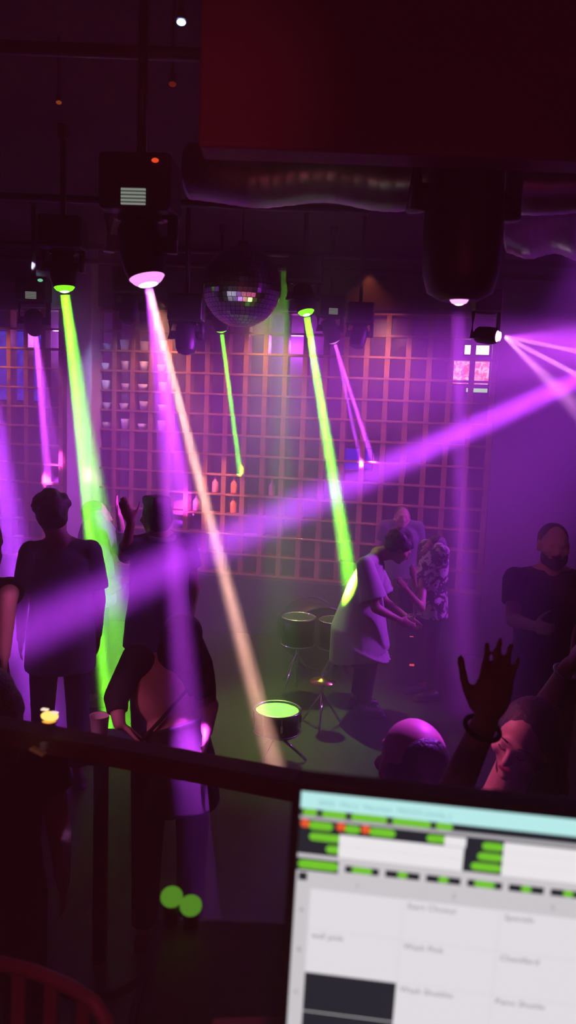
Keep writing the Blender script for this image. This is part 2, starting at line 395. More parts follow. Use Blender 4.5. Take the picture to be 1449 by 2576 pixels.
# ambient and fill lamps added without fixtures; the booth's red ones excepted
light('fill_wash_right', 'SPOT', V(3.8, 6.0, 3.0), (.5, .05, .95), 2000, V(-.5, 6.6, .9), 62, 1, .15)
light('fill_wash_left', 'SPOT', V(-4.4, 6.0, 3.0), (.6, .1, .9), 1000, V(-1.0, 7.5, .9), 60, 1, .15)
for k_ in (-1, 9, 14, 20): light('fill_wash_lattice', 'SPOT', lat(k_, 3.12, -.35), (1, .34, .18), 85, lat(k_, .6, -.05), 130, 1, .06)
light('recess_fill', 'POINT', lat(15, 2.9, .42), (.6, .10, .85), 16, radius=.1)  # unseen fills added to brighten the cells from behind
light('recess_fill', 'POINT', lat(2, 2.9, .42), (.6, .15, .85), 14, radius=.1)
light('booth_red_lamp', 'POINT', V(-.9, -.7, 2.0), (1, .10, .18), 4, radius=.08)
light('booth_red_spot', 'SPOT', V(.1, -.5, 2.9), (1, .08, .2), 26, P(110, 2480, 1.0), 30, 1, .06)
light('booth_red_spot', 'SPOT', V(-.5, -.8, 2.2), (1, .09, .14), 60, P(560, 240, 2.1), 12, 1, .1)
light('booth_red_spot', 'SPOT', V(.4, -.9, 2.2), (1, .07, .30), 18, P(1000, 160, 2.1), 60, 1, .1)
light('pink_front_fill', 'SPOT', V(-.6, 2.6, 2.25), (1, .15, .38), 80, P(1285, 1900, 2.12), 18, .7, .05)  # added spot that turns the woman's face pink
light('magenta_back_fill', 'SPOT', V(1.4, 3.4, 3.5), (.55, .05, 1), 1300, P(1045, 1880, 1.78), 12, .7, .05)  # added spot for the purple light on the balding crown
light('pink_side_fill', 'SPOT', V(-.5, 2.4, 2.9), (1, .2, .75), 90, P(10, 1560, 3.45), 12, .7, .05)  # added spot for the pink arm at the left edge
light('soft_back_fill', 'SPOT', V(-1.2, 1.6, 2.85), (1, .16, .3), 14, P(410, 1740, 3.1), 22, .8, .05)  # added fill on the woman's bare back
light('duct_fill', 'SPOT', V(.1, 1.9, 2.5), (.6, .75, .6), 4, P(790, 440, 3.6), 30, 1, .1)  # two fills added to lift the ducts out of the dark
light('duct_fill', 'SPOT', V(2.6, 2.8, 2.6), (.7, .05, 1), 120, P(1400, 500, 4.2), 45, 1, .1)
light('green_fill', 'SPOT', V(-.3, 7.4, 3.6), (.45, .9, .15), 1500, P(760, 1700, 5.8), 34, 1, .05)  # wide green spot added to tint the haze round the drums

# ------------------------------------------------------------------ ceiling duct and mirror ball
def corrugated(b, a, c, r, n=90):
    rs = []; R = basis(c - a)
    for i in range(n + 1):
        t = i / n; rr = r * (1 + .012 * math.sin(i * 2.1)) * (1 + .04 * noise.noise(V(i * .13, 0, 0)))
        sag = V(0, 0, .03 * math.sin(t * 9) ** 2)
        rs.append(ring(a.lerp(c, t) - sag, R, rr, rr, 24))
    loft(b, rs)
da = P(478, 432, 3.7); dc = P(1500, 450, 3.35)
bm = bmesh.new(); corrugated(bm, V(0, 0, 0), dc - da, .115)
for k in (.1, .4, .7, .95):
    p = (dc - da) * k; cyl(bm, p + V(0, 0, .1), V(p.x, p.y, 3.8 - da.z), .006)
o = obj('air_duct', bm, MT['foil']); o.location = da; tag(o, 'silver flexible air duct running sideways below the ceiling', 'duct')
da2 = P(1285, 560, 4.3); dc2 = P(1640, 560, 4.0)
bm = bmesh.new(); corrugated(bm, V(0, 0, 0), dc2 - da2, .15, 50)
for k in (.1, .9):
    p = (dc2 - da2) * k; cyl(bm, p + V(0, 0, .1), V(p.x, p.y, 3.8 - da2.z), .006)
o = obj('air_duct', bm, MT['foil']); o.location = da2; tag(o, 'crinkled foil air duct glowing magenta behind the large hanging light', 'duct')

bc = P(608, 722, 4.9); br = 97 * 4.9 / F
t = thing('mirror_ball', 'round mirror ball hanging below the ceiling in the middle of the room', 'mirror ball', bc)
bm = bmesh.new(); nr = 26
for j in range(nr):
    t0 = -PI / 2 + PI * j / nr; t1 = -PI / 2 + PI * (j + 1) / nr; tm = (t0 + t1) / 2
    nn = max(4, int(round(math.cos(tm) * 2 * nr)))
    for i in range(nn):
        p0 = 2 * PI * (i + .04) / nn; p1 = 2 * PI * (i + .96) / nn; g = (t1 - t0) * .04
        q = [V(math.cos(t) * math.cos(p), math.cos(t) * math.sin(p), math.sin(t)) * br for t, p in ((t0 + g, p0), (t0 + g, p1), (t1 - g, p1), (t1 - g, p0))]
        j_ = V(random.uniform(-1, 1), random.uniform(-1, 1), random.uniform(-1, 1)) * .004
        c_ = sum(q, V(0, 0, 0)) / 4
        q = [x + (x - c_).cross(j_.cross(c_)) * 6 for x in q]
        try: f = bm.faces.new([bm.verts.new(x) for x in q]); f.smooth = False
        except ValueError: pass
obj('mirror_tiles', bm, MT['mirror'], t, recalc=False)
bm = bmesh.new(); ell(bm, V(0, 0, 0), (br * .975,) * 3, n=32, m=20); obj('core', bm, MT['black'], t)
bm = bmesh.new(); cyl(bm, V(0, 0, br * .97), V(0, 0, br * 1.1), .03); cyl(bm, V(0, 0, br * 1.05), V(0, 0, 3.8 - bc.z), .005); obj('hanging_rod', bm, MT['blackm'], t)
# small lamps high in the dark
for (u, v, d, c, st, r, lab) in ((456, 56, 2.3, (.35, .5, 1), 6, .012, 'small blue white lamp glowing at the top of the picture'),
                                 (148, 258, 3.6, (1, .2, .05), .25, .012, 'faint orange indicator lamp high at upper left'),
                                 (434, 212, 3.2, (1, .08, .03), .12, .014, 'dim red indicator lamp left of the red bulkhead'),):
    p = P(u, v, d); t = thing('indicator_lamp', lab, 'lamp', p, group='small lamps under the ceiling')
    b = bmesh.new(); ell(b, V(0, 0, 0), (r, r, r * .6)); obj('bulb', b, emis('lamp_bulb', c, st), t)
    b = bmesh.new(); cyl(b, V(0, 0, r * .5), V(0, 0, r * 3), r * 1.1, r * .8); cyl(b, V(0, 0, r * 2.8), V(0, 0, (3.8 if p.z < 3.8 else p.z + .1) - p.z), .006); obj('holder', b, MT['black'], t)

# ------------------------------------------------------------------ things inside and behind the lattice
def on_shelf(k, r, dx=0): return lat(k + .5 + dx, Z0 + r * ZP + .0105, .06)
first = None
glass_kinds = mat('frosted_tumbler', (.62, .60, .85), .2, var=.1, coat=.5)
names_r = ['top', 'second', 'third', 'fourth', 'fifth', 'sixth']; names_c = ['first', 'second', 'third', 'fourth']
for ri, r in enumerate((2, 1, 0, -1, -2)):
    for ci, k in enumerate((5, 6, 7, 8)):
        lab = f'pale frosted tumbler in the {names_r[ri]} filled row, {names_c[ci]} cell right of the column'
        if first is None:
            bm = bmesh.new(); lathe(bm, V(0, 0, 0), [(.028, 0), (.036, .002), (.05, .09), (.048, .091), (.034, .01), (.001, .008)], close=False)
            first = o = obj('tumbler', bm, glass_kinds, recalc=False)
        else: o = first.copy(); C.objects.link(o)
        o.location = on_shelf(k, r, random.uniform(-.08, .08)); o.rotation_euler = (0, 0, random.random() * 6)
        o.scale = (1, 1, random.choice((1, .7, 1.15)))
        tag(o, lab, 'glass', 'frosted tumblers in the lattice cells')
def bottle(loc, m, lab, h=.17):
    bm = bmesh.new(); lathe(bm, V(0, 0, 0), [(.001, 0), (.032, .001), (.034, .02), (.034, h * .6), (.013, h * .78), (.012, h), (.001, h)])
    o = obj('bottle', bm, m); o.location = loc; tag(o, lab, 'bottle', 'bottles in the lattice cells')
amber = mat('amber_glass', (.9, .28, .12), .15, var=.1); rose = mat('rose_glass', (.85, .3, .5), .15, var=.1)
for (k, r, m_, lab) in ((11, -5, rose, 'rose bottle in a cell behind the pale beam'), (12, -5, amber, 'amber bottle in the upper lit cell right of the pale beam'), (12, -6, amber, 'amber bottle in the lower lit cell right of the pale beam'),
                        (10, -6, rose, 'rose bottle in the cell just left of the pale beam'), (14, -5, rose, 'rose bottle two cells right of the amber ones')):
    bottle(on_shelf(k, r), m_, lab)
light('cell_fill', 'SPOT', lat(11.5, 3.1, -1.6), (1, .35, .18), 900, lat(11.8, Z0 - 5 * ZP), 16, .8, .02)  # unseen spots added to light bottles, tumblers and the top row
light('cell_fill', 'SPOT', lat(7, 3.3, -2.0), (.6, .55, 1), 500, lat(6.7, Z0 + .1), 26, .6, .02)
light('cell_fill', 'SPOT', lat(20, 3.25, -1.8), (1, .18, .1), 60, lat(19, 3.1), 24, .6, .02)

def panel(name, lab, cat, u0, v0, u1, v1, d, m, depth=.05):
    a, b_, c_ = P(u0, v0, d), P(u1, v1, d), None
    ctr = (a + b_) / 2; w_, h_ = (b_ - a).length, abs(a.z - b_.z)
    w_ = abs(b_.x - a.x)
    t = thing(name, lab, cat, ctr + V(0, depth / 2, 0), math.atan2(e.y, e.x))
    bm = bmesh.new(); box(bm, V(0, .0, 0), (w_ + .03, depth, h_ + .03), bev=.004); obj('housing', bm, MT['black'], t)
    bm = bmesh.new(); box(bm, V(0, -depth / 2 - .002, 0), (w_, .006, h_)); obj('lit_face', bm, m, t); return t
def spotty(name, c1, c2, s, st, scale):
    m = emis(name, c1, st); n = m.node_tree; em = [x for x in n.nodes if x.type == 'EMISSION'][0]
    tc = n.nodes.new('ShaderNodeTexCoord'); nz = n.nodes.new('ShaderNodeTexNoise'); nz.inputs['Scale'].default_value = scale; nz.inputs['Distortion'].default_value = 1.2
    r = n.nodes.new('ShaderNodeValToRGB'); r.color_ramp.elements[0].position = .42; r.color_ramp.elements[1].position = .6
    r.color_ramp.elements[0].color = (*c1, 1); r.color_ramp.elements[1].color = (*c2, 1)
    n.links.new(tc.outputs['Object'], nz.inputs['Vector']); n.links.new(nz.outputs['Fac'], r.inputs['Fac']); n.links.new(r.outputs['Color'], em.inputs[0]); return m
panel('blue_glow_panel', 'added blue glow panel behind the lattice at far left', 'glow panel', -60, 830, 125, 1010, 8.85, spotty('blue_glow', (.05, .02, .6), (.12, .07, 1), 0, .9, 9))  # emissive panels put in to make the cells look blue
panel('blue_glow_panel', 'small added blue glow panel low behind the lattice, right of the magenta lens beam', 'glow panel', 872, 1128, 935, 1182, 8.0, emis('blue_glow_small', (.08, .01, 1), .8))
t = panel('picture_sign', 'backlit pink and cream sign at the upper right corner of the lattice', 'sign', 1145, 905, 1228, 968, 7.72, spotty('sign_glow', (.9, .12, .16), (1, .62, .55), 0, 1.6, 22))
t = panel('sign_lamp', 'bright white lamp above the pink sign', 'lamp', 1172, 868, 1230, 893, 7.72, emis('lamp_white', (1, .85, .6), 4))
t = panel('sign_lamp', 'soft green lamp below the pink sign', 'lamp', 1175, 976, 1226, 988, 7.72, emis('lamp_green', (.5, .9, .35), 1.2))

# ------------------------------------------------------------------ people
def rotz(a): return Matrix.Rotation(a, 3, 'Z')
def make_hand(b, wrist, d, palm_n, side, curl=.35, s=1.0, thumb_out=.8, spread=1.9):
    """palm and five separate fingers; d = direction of the fingers, palm_n = palm normal, side = +1 thumb on d x palm_n side"""
    d = d.normalized(); palm_n = (palm_n - d * palm_n.dot(d)).normalized(); x = d.cross(palm_n) * side
    R = Matrix((x, palm_n, d)).transposed()
    pc = wrist + d * .048 * s
    ell(b, pc, (.041 * s, .016 * s, .052 * s), R, 14, 10)
    ell(b, pc + d * .02 * s, (.041 * s, .014 * s, .032 * s), R, 14, 10)
    ln = (.070, .078, .072, .056); wd = (.028, .0095, -.0095, -.027)
    for k in range(4):
        base = wrist + d * (.085 if k in (1, 2) else .078) * s + x * wd[k] * s; dd = (d + x * (wd[k] * spread)).normalized(); r = (.0086 - .0006 * (k == 3)) * s
        for j, fr in enumerate((.45, .32, .25)):
            nx = base + dd * ln[k] * fr * s; cap(b, base, nx, r, r * .92, 8); base = nx; r *= .92
            ax = x; dd = (Matrix.Rotation(-curl * side * 1.0 if False else curl, 3, dd.cross(palm_n)) @ dd).normalized()
    tb = wrist + d * .022 * s + x * .03 * s; dd = (d * (1.1 - thumb_out) + x * thumb_out + palm_n * .25).normalized(); r = .0115 * s
    for fr in (.04, .032, .026):
        nx = tb + dd * fr * s; cap(b, tb, nx, r, r * .9, 8); tb = nx; r *= .9; dd = (dd + d * .35).normalized()

def make_head(b, c, R, s=1.0, neck=None):
    E = lambda p, r, n=14, m=10: ell(b, c + R @ (V(*p) * s), tuple(q * s for q in r), R, n, m)
    E((0, -.012, .022), (.076, .094, .092), 22, 14)
    E((0, .03, -.02), (.062, .062, .085), 20, 12)
    E((0, .045, -.075), (.040, .040, .034))
    E((0, .075, -.092), (.020, .016, .016))                          # chin
    E((0, .086, .022), (.050, .014, .012))                           # brow
    cap(b, c + R @ (V(0, .092, .012) * s), c + R @ (V(0, .112, -.026) * s), .008 * s, .012 * s, 10)  # nose
    E((-.011, .101, -.030), (.008, .009, .006), 8, 6); E((.011, .101, -.030), (.008, .009, .006), 8, 6)
    E((0, .089, -.053), (.024, .010, .006)); E((0, .087, -.063), (.020, .010, .007))  # lips
    for sx in (-1, 1):
        E((sx * .046, .062, -.022), (.024, .024, .020)); E((sx * .030, .078, .004), (.014, .010, .009), 10, 8)
        E((sx * .078, -.004, -.008), (.009, .018, .030), 10, 8)
    if neck is not None: cap(b, c + R @ (V(0, -.02, -.05) * s), neck, .056 * s, .062 * s, 16)

def make_hair(name, style, c, R, s, parent, m, vox, extra=None):
    b = bmesh.new(); rnd = random.Random(int(abs(c.x) * 1000) + 5)
    def E(p, r): ell(b, c + R @ (V(*p) * s), tuple(q * s for q in r), R, 16, 12)
    if style == 'short':
        E((0, -.026, .036), (.083, .098, .090)); E((0, -.055, -.01), (.076, .060, .07))
    elif style == 'flat':
        E((0, -.022, .036), (.088, .100, .088)); E((0, -.045, .0), (.084, .070, .09)); box(b, c + R @ (V(0, -.01, .105) * s), (.13 * s, .15 * s, .06 * s), R, .02)
    elif style == 'curly':
        E((0, -.024, .040), (.095, .105, .098)); E((0, -.055, -.01), (.088, .065, .07))
        for _ in range(70):
            a = rnd.uniform(0, 2 * PI); t = rnd.uniform(-.3, 1.5); p = V(math.cos(a) * math.cos(t) * .095, -.024 + math.sin(a) * math.cos(t) * .105, .04 + math.sin(t) * .1)
            if p.y > .06 and p.z < .06: continue
            q = rnd.uniform(.014, .024); E(p, (q, q, q))
    elif style == 'ring':            # bald crown, hair round the back and sides
        E((0, -.034, -.0), (.084, .083, .056)); E((0, -.066, .035), (.062, .040, .062)); E((0, -.06, -.05), (.062, .045, .03))
    elif style == 'long':
        E((0, -.028, .036), (.088, .098, .092)); E((0, -.05, -.03), (.084, .07, .1))
        for k in range(26):
            a = PI + (k / 25 - .5) * 1.15 * PI * 1.0; a = -PI / 2 + (k / 25 - .5) * 1.2 * PI
            p0 = c + R @ (V(math.cos(a) * .078, -.02 + math.sin(a) * .075, .03) * s); L_ = (.27 + rnd.uniform(-.03, .03)) * s
            down = V(0, 0, -1) if extra is None else extra.normalized()
            pts = [p0 + down * L_ * q + (p0 - c) * .25 * math.sin(q * 3) + V(rnd.uniform(-1, 1), rnd.uniform(-1, 1), 0) * .008 for q in (0, .2, .4, .6, .8, 1)]
            tube(b, pts, lambda q: (.021 - .012 * q) * s, 8)
    if style == 'tight':
        E((0, -.022, .032), (.080, .096, .086)); E((0, -.05, .0), (.075, .058, .06))
    return remesh(name, b, m, parent, vox, 2, .4)

def cloth_loft(b, secs, side):
    """secs: (centre, half width, half depth) from bottom to top"""
    rs = []
    for i, (c, rx, ry) in enumerate(secs):
        a = secs[max(i - 1, 0)][0]; d = secs[min(i + 1, len(secs) - 1)][0]; ax = (d - a).normalized()
        x = (side - ax * side.dot(ax)).normalized(); R = Matrix((x, ax.cross(x), ax)).transposed()
        rr = []
        for k in range(28):
            t = 2 * PI * k / 28; f = 1 + .035 * math.sin(5 * t + i) * (1 - i / len(secs)); q = 2.15
            ct, st = math.cos(t), math.sin(t)
            rr.append(c + R @ V(rx * f * math.copysign(abs(ct) ** (2 / q), ct), ry * f * math.copysign(abs(st) ** (2 / q), st), 0))
        rs.append(rr)
    loft(b, rs)

def person(label, loc, face, J=None, skin='skin', hair='tight', hairm='hair', top='bcloth', bottom='jeans', H=1.75, head_yaw=0, head_pitch=0, head_roll=0, vox=.011, sleeve=.55,
           hem=.80, shoulders=1.0, long_bottom=True, hands=None, top_cut=None, hair_down=None, slim=1.0, lower=True, loose=1.0, shoes='black'):
    s = H / 1.75
    base = V(loc[0], loc[1], loc[2] if len(loc) > 2 else 0)
    t = thing('person', label, 'person', base, face)
    Q = dict(pelvis=(0, 0, .95), waist=(0, 0, 1.10), chest=(0, 0, 1.30), neck=(0, -.01, 1.475), head=(0, .015, 1.63),
             shR=(.165 * shoulders, 0, 1.425), elR=(.215 * shoulders, -.03, 1.14), wrR=(.22, .06, .90), shL=(-.165 * shoulders, 0, 1.425), elL=(-.215 * shoulders, -.03, 1.14), wrL=(-.22, .06, .90),
             hipR=(.09, 0, .92), knR=(.10, .02, .50), anR=(.10, -.02, .09), hipL=(-.09, 0, .92), knL=(-.10, .02, .50), anL=(-.10, -.02, .09))
    Q = {k: V(*v) * s for k, v in Q.items()}
    Ri = rotz(-face)
    if J:
        for k, v in J.items():
            Q[k] = Ri @ (v - base) if isinstance(v, Vector) else V(*v) * s
    hands = hands or {}
    b = bmesh.new()
    Rh = rotz(head_yaw) @ Matrix.Rotation(head_roll, 3, 'Y') @ Matrix.Rotation(-head_pitch, 3, 'X')
    make_head(b, Q['head'], Rh, s, Q['neck'])
    W = slim
    if (Q['neck'] - Q['chest']).length > .01:
        sd = (Q['shR'] - Q['shL']); sd.normalize()
        cap(b, Q['chest'], Q['neck'] - (Q['neck'] - Q['chest']).normalized() * .05, .125 * s * W, .07 * s * W, 18, .72, hint=(Q['chest'] - Q['pelvis']).cross(sd) if False else V(0, 1, 0) if abs(sd.x) > .5 else V(1, 0, 0))
        ax = (Q['neck'] - Q['pelvis']).normalized(); x = (sd - ax * sd.dot(ax)).normalized(); R = Matrix((x, ax.cross(x), ax)).transposed()
        ell(b, Q['chest'], (.155 * s * W, .108 * s * W, .16 * s), R); ell(b, Q['waist'], (.135 * s * W, .098 * s * W, .14 * s), R); ell(b, Q['pelvis'], (.158 * s * W, .115 * s * W, .12 * s), R)
        cap(b, Q['shL'], Q['shR'], .050 * s, .050 * s)
        for S in 'RL': cap(b, Q['neck'].lerp(Q['head'], .12), Q['sh' + S].lerp(Q['neck'], .25), .045 * s, .042 * s)
    for S, sg in (('R', 1), ('L', -1)):
        cap(b, Q['sh' + S], Q['el' + S], .050 * s, .039 * s); cap(b, Q['el' + S], Q['wr' + S], .040 * s, .026 * s)
        hd = hands.get(S, {}); fd = (Q['wr' + S] - Q['el' + S]).normalized()
        d = (Ri @ hd['d']) if 'd' in hd else fd; pn = (Ri @ hd['n']) if 'n' in hd else V(-sg, 0, 0)
        make_hand(b, Q['wr' + S], d, pn, hd.get('side', sg), hd.get('curl', .35), s, hd.get('thumb', .6), hd.get('spread', 1.9))
        if lower:
            cap(b, Q['hip' + S], Q['kn' + S], .082 * s * W, .056 * s); cap(b, Q['kn' + S], Q['an' + S], .056 * s, .036 * s)
            cap(b, Q['an' + S] + V(0, -.02, -.045) * s, Q['an' + S] + V(0, .13, -.06) * s, .035 * s, .028 * s)
    remesh('body', b, MT[skin], t, vox, 4, .5)
    make_hair('hair', hair, Q['head'], Rh, s, t, MT[hairm], vox, (Ri @ hair_down) if hair_down else None)
    # top
    if top:
        b = bmesh.new(); side = (Q['shR'] - Q['shL']).normalized()
        hz = Q['pelvis'].lerp(Q['hipR'].lerp(Q['hipL'], .5), .5) + (Q['pelvis'] - Q['waist']).normalized() * (.95 - hem) * s
        nk = Q['neck'] + (Q['chest'] - Q['neck']).normalized() * .035 * s
        if top_cut is None:
            cloth_loft(b, [(hz, .19 * s * W * loose, .15 * s * W * loose), (Q['pelvis'], .182 * s * W * loose, .142 * s * W * loose), (Q['waist'], .165 * s * W * loose, .128 * s * W * loose), (Q['chest'], .185 * s * W, .135 * s * W),
                           (Q['chest'].lerp(nk, .55), .175 * s * W, .11 * s * W), (Q['chest'].lerp(nk, .85), .12 * s * W, .085 * s), (nk, .075 * s, .07 * s)], side)
        else:
            cloth_loft(b, [(hz, .18 * s * W, .14 * s * W), (Q['pelvis'], .172 * s * W, .132 * s * W), (Q['waist'], .150 * s * W, .115 * s * W), (Q['waist'].lerp(Q['chest'], top_cut), .165 * s * W, .125 * s * W)], side)
        if top_cut is None:
            cap(b, Q['shL'].lerp(Q['shR'], .06), Q['shL'].lerp(Q['shR'], .94), .060 * s, .060 * s)
            for S in 'RL': cap(b, Q['neck'] - (Q['neck'] - Q['chest']).normalized() * .01, Q['sh' + S].lerp(Q['neck'], .2), .052 * s, .052 * s)
            for S in 'RL':
                se, ee, we = Q['sh' + S], Q['el' + S], Q['wr' + S]
                if sleeve <= 1: cyl(b, se, se.lerp(ee, sleeve), .068 * s, (.068 - .006 * sleeve) * s * loose, 18)
                else:
                    cap(b, se, ee, .066 * s, .056 * s); cyl(b, ee, ee.lerp(we, sleeve - 1), .055 * s, .046 * s, 16)
                ell(b, se, (.064 * s,) * 3)
        remesh('shirt', b, MT[top], t, vox, 3, .45)
    if bottom and lower:
        b = bmesh.new(); side = V(1, 0, 0)
        ell(b, Q['pelvis'] + V(0, 0, -.01), (.172 * s * W, .128 * s * W, .12 * s)); f_ = .92 if long_bottom else .85
        for S in 'RL':
            cap(b, Q['hip' + S], Q['kn' + S], .096 * s * W, .072 * s)
            if long_bottom: cyl(b, Q['kn' + S], Q['kn' + S].lerp(Q['an' + S], .93), .07 * s, .058 * s, 18)
        remesh('trousers' if long_bottom else 'shorts', b, MT[bottom], t, vox, 3, .45)
    if lower and shoes:
        for S in 'RL':
            b = bmesh.new(); a = Q['an' + S]
            cap(b, a + V(0, -.03, -.04) * s, a + V(0, .14, -.052) * s, .044 * s, .036 * s); box(b, a + V(0, .055, -.078) * s, (.09 * s, .27 * s, .022 * s), bev=.006)
            remesh('shoe', b, MT[shoes], t, max(vox, .009), 2)
    return t, Q

def R2(face, v): return rotz(face) @ V(*v)

# P1 curly haired man from behind
hp = P(127, 1295, 4.55); f1 = .35
person('man with curly dark hair and a long dark green shirt, seen from behind at left', (hp.x + .06, hp.y, 0), f1, J=dict(head=hp), hair='curly', top='dgreen', bottom='jeans', skin='skin_d', head_yaw=.15, H=1.75, hem=.74, loose=1.08, sleeve=.8)
# P2 behind green beam
hp = P(243, 1298, 5.9)
person('man in long sleeves inside the wide green beam, facing right', (hp.x, hp.y, 0), -1.3, J=dict(head=hp, elL=P(318, 1400, 5.8), wrL=P(300, 1300, 5.6), elR=P(275, 1480, 5.7), wrR=P(325, 1455, 5.6)), hair='tight', top='grey', bottom='jeans', skin='skin', H=1.74, sleeve=1.7, hands=dict(L=dict(d=V(-.2, 0, 1), n=V(1, 0, 0))))
# P3 flat top hair
hp = P(391, 1302, 4.85)
t3, Q3 = person('man with flat topped dark hair and grey collar, left of the pale beam', (hp.x + .03, hp.y, 0), .45, J=dict(head=hp, elL=P(312, 1400, 4.8), wrL=P(330, 1312, 4.65)), hair='flat', top='dgrey', bottom='bcloth', skin='skin_d', H=1.76, head_yaw=.3, loose=1.12, hands=dict(L=dict(d=V(-.4, 0, .9), n=V(0, 1, 0), curl=.5)))
b = bmesh.new(); R = Matrix.Rotation(.2, 3, 'X')
nk = Q3['neck']; 
tube(b, [nk + V(.085 * math.cos(a), .075 * math.sin(a), .0 + .012 * math.sin(a)) for a in [PI * 2 * i / 20 for i in range(20)]], .016, 8); obj('collar', b, MT['grey'], t3)
# P0 left edge
hp = P(-60, 1330, 3.6)
person('person at the left edge with dark top and pink lit lace sleeve', (hp.x - .02, hp.y, 0), .4, J=dict(head=hp, elR=P(22, 1510, 3.5), wrR=P(12, 1650, 3.4)), hair='long', top='bcloth', bottom='jeans', skin='skin_p', H=1.72, sleeve=.35, slim=.92)
# dim round shoulder at lower left
hp = P(-28, 1770, 2.2)
person('close person at the lower left edge, only dark rounded hair showing', (hp.x, hp.y, 0), .2, J=dict(head=hp), hair='long', hairm='hairs', top='bcloth', bottom='jeans', skin='skin_d', H=1.60, slim=.92)
# P4 woman with bare back
b4 = P(430, 1900, 3.15); hp = P(462, 1618, 3.2); nk = P(428, 1672, 3.2); f4 = -.35
J4 = dict(head=hp, neck=nk + V(0, 0, .0), chest=P(415, 1735, 3.15), waist=P(440, 1830, 3.12), pelvis=P(455, 1930, 3.1), shL=P(332, 1665, 3.15), shR=P(488, 1705, 3.2), elL=P(292, 1755, 3.05), wrL=P(300, 1822, 2.98), elR=P(528, 1775, 3.2), wrR=P(520, 1840, 3.05))
t4, Q4 = person('woman with long dark hair and bare back leaning on the table, seen from behind', (b4.x, b4.y, 0), 0, J=J4, hair='long', top='bcloth', bottom='bcloth', skin='skin_p', H=1.66, head_yaw=-.5, head_pitch=.35, vox=.008, slim=.9, top_cut=.12, hem=.75, hair_down=V(.25, -.05, -1), hands=dict(L=dict(d=V(.3, .3, -.35), n=V(0, 0, -1), curl=.15)))
b = bmesh.new()
pa, pb_ = Q4['shR'] + V(-.02, -.10, -.02), Q4['waist'] + V(-.12, -.10, -.02)
tube(b, [pa + V(0, .08, .06), pa, pa.lerp(pb_, .5) + V(0, -.025, 0), pb_], .008, 8); obj('strap', b, MT['bcloth'], t4)
b = bmesh.new(); cap(b, Q4['shL'] + V(.02, 0, .02), Q4['elL'], .062, .05, 16); ell(b, Q4['shL'] + V(.03, -.01, 0), (.07, .07, .07)); cyl(b, Q4['elL'], Q4['elL'].lerp(Q4['wrL'], .55), .048, .042); remesh('sleeve', b, MT['bcloth'], t4, .008, 3)
# P5 white shirt, bending forward to the right
f5 = -PI / 2 + .12
J5 = dict(pelvis=P(905, 1640, 5.9), waist=P(905, 1575, 5.9), chest=P(918, 1475, 5.9), neck=P(950, 1395, 5.9), head=P(1003, 1378, 5.9), shR=P(918, 1420, 5.72), shL=P(935, 1412, 6.08), elR=P(945, 1530, 5.65), wrR=P(1005, 1560, 5.7), elL=P(965, 1510, 6.1), wrL=P(1025, 1555, 5.95))
q5 = P(905, 1900, 5.9)
person('man in a loose white shirt hit by the green beam, bending forward to the right', (q5.x, q5.y, 0), f5, J=J5, hair='curly', top='white', bottom='bcloth', skin='skin_d', H=1.68, head_pitch=.6, loose=1.7, hem=.80, sleeve=.8)
# P6a head behind
hp = P(1012, 1300, 7.2)
person('dim man behind the white shirted man, only his head above him', (hp.x, hp.y, 0), PI, J=dict(head=hp), hair='tight', top='dgrey', bottom='jeans', skin='skin_d', H=1.55)
# P6b patterned shirt
hp = P(1092, 1380, 6.3)
person('dark haired person in a leaf patterned shirt right of the white shirted man', (hp.x, hp.y, 0), 1.9, J=dict(head=hp, elR=P(1060, 1530, 6.1), wrR=P(1020, 1480, 6.0), elL=P(1050, 1540, 6.4), wrL=P(1040, 1450, 6.1)), hair='long', top='leaf', bottom='bcloth', skin='skin_d', H=1.5)
# P7 bearded man in black
hp = P(1392, 1372, 4.2)
t7, Q7 = person('bearded man in a black t-shirt standing at right against the dark panel', (hp.x - .0, hp.y, 0), PI - .12, J=dict(head=hp, elR=P(1290, 1560, 4.1), wrR=P(1345, 1575, 3.9)), hair='tight', top='bcloth', bottom='jeans', skin='skin', H=1.76, head_yaw=.05, vox=.009, sleeve=.6, shoulders=1.1)
b = bmesh.new(); Rb = rotz(.05); hc7 = Q7['head']
for p, r in (((0, .062, -.085), (.05, .04, .035)), ((0, .082, -.045), (.03, .022, .010)), ((.05, .035, -.06), (.02, .04, .04)), ((-.05, .035, -.06), (.02, .04, .04)), ((0, .088, -.085), (.032, .022, .022))): ell(b, hc7 + Rb @ V(*p), r, Rb)
remesh('beard', b, MT['hair'], t7, .007, 2)
# P8 bald crowned man with raised arm
hp = P(1036, 1922, 1.78); f8 = -.05
J8 = dict(head=hp, neck=P(1030, 2010, 1.76), elR=P(1120, 2040, 1.56), shR=P(1205, 2190, 1.7), wrR=P(1222, 1812, 1.48))
t8, Q8 = person('balding man from behind at the rail, raising his dark right hand with a bracelet', (hp.x, hp.y, 0), f8, J=J8, hair='ring', hairm='hair', top='bcloth', bottom='jeans', skin='skin', H=1.68, vox=.006, sleeve=.3, head_yaw=.35,
       hands=dict(R=dict(d=V(.20, .05, 1), n=V(0, 1, .0), side=1, curl=.07, thumb=.45, spread=3.4)))
b = bmesh.new(); wr = Q8['wrR']; dd = (Q8['wrR'] - Q8['elR']).normalized(); Rr = basis(dd)
tube(b, [wr - dd * .02 + Rr @ V(.034 * math.cos(a), .034 * math.sin(a), 0) for a in [2 * PI * i / 24 for i in range(25)]], .005, 8); obj('bracelet', b, MT['black'], t8)
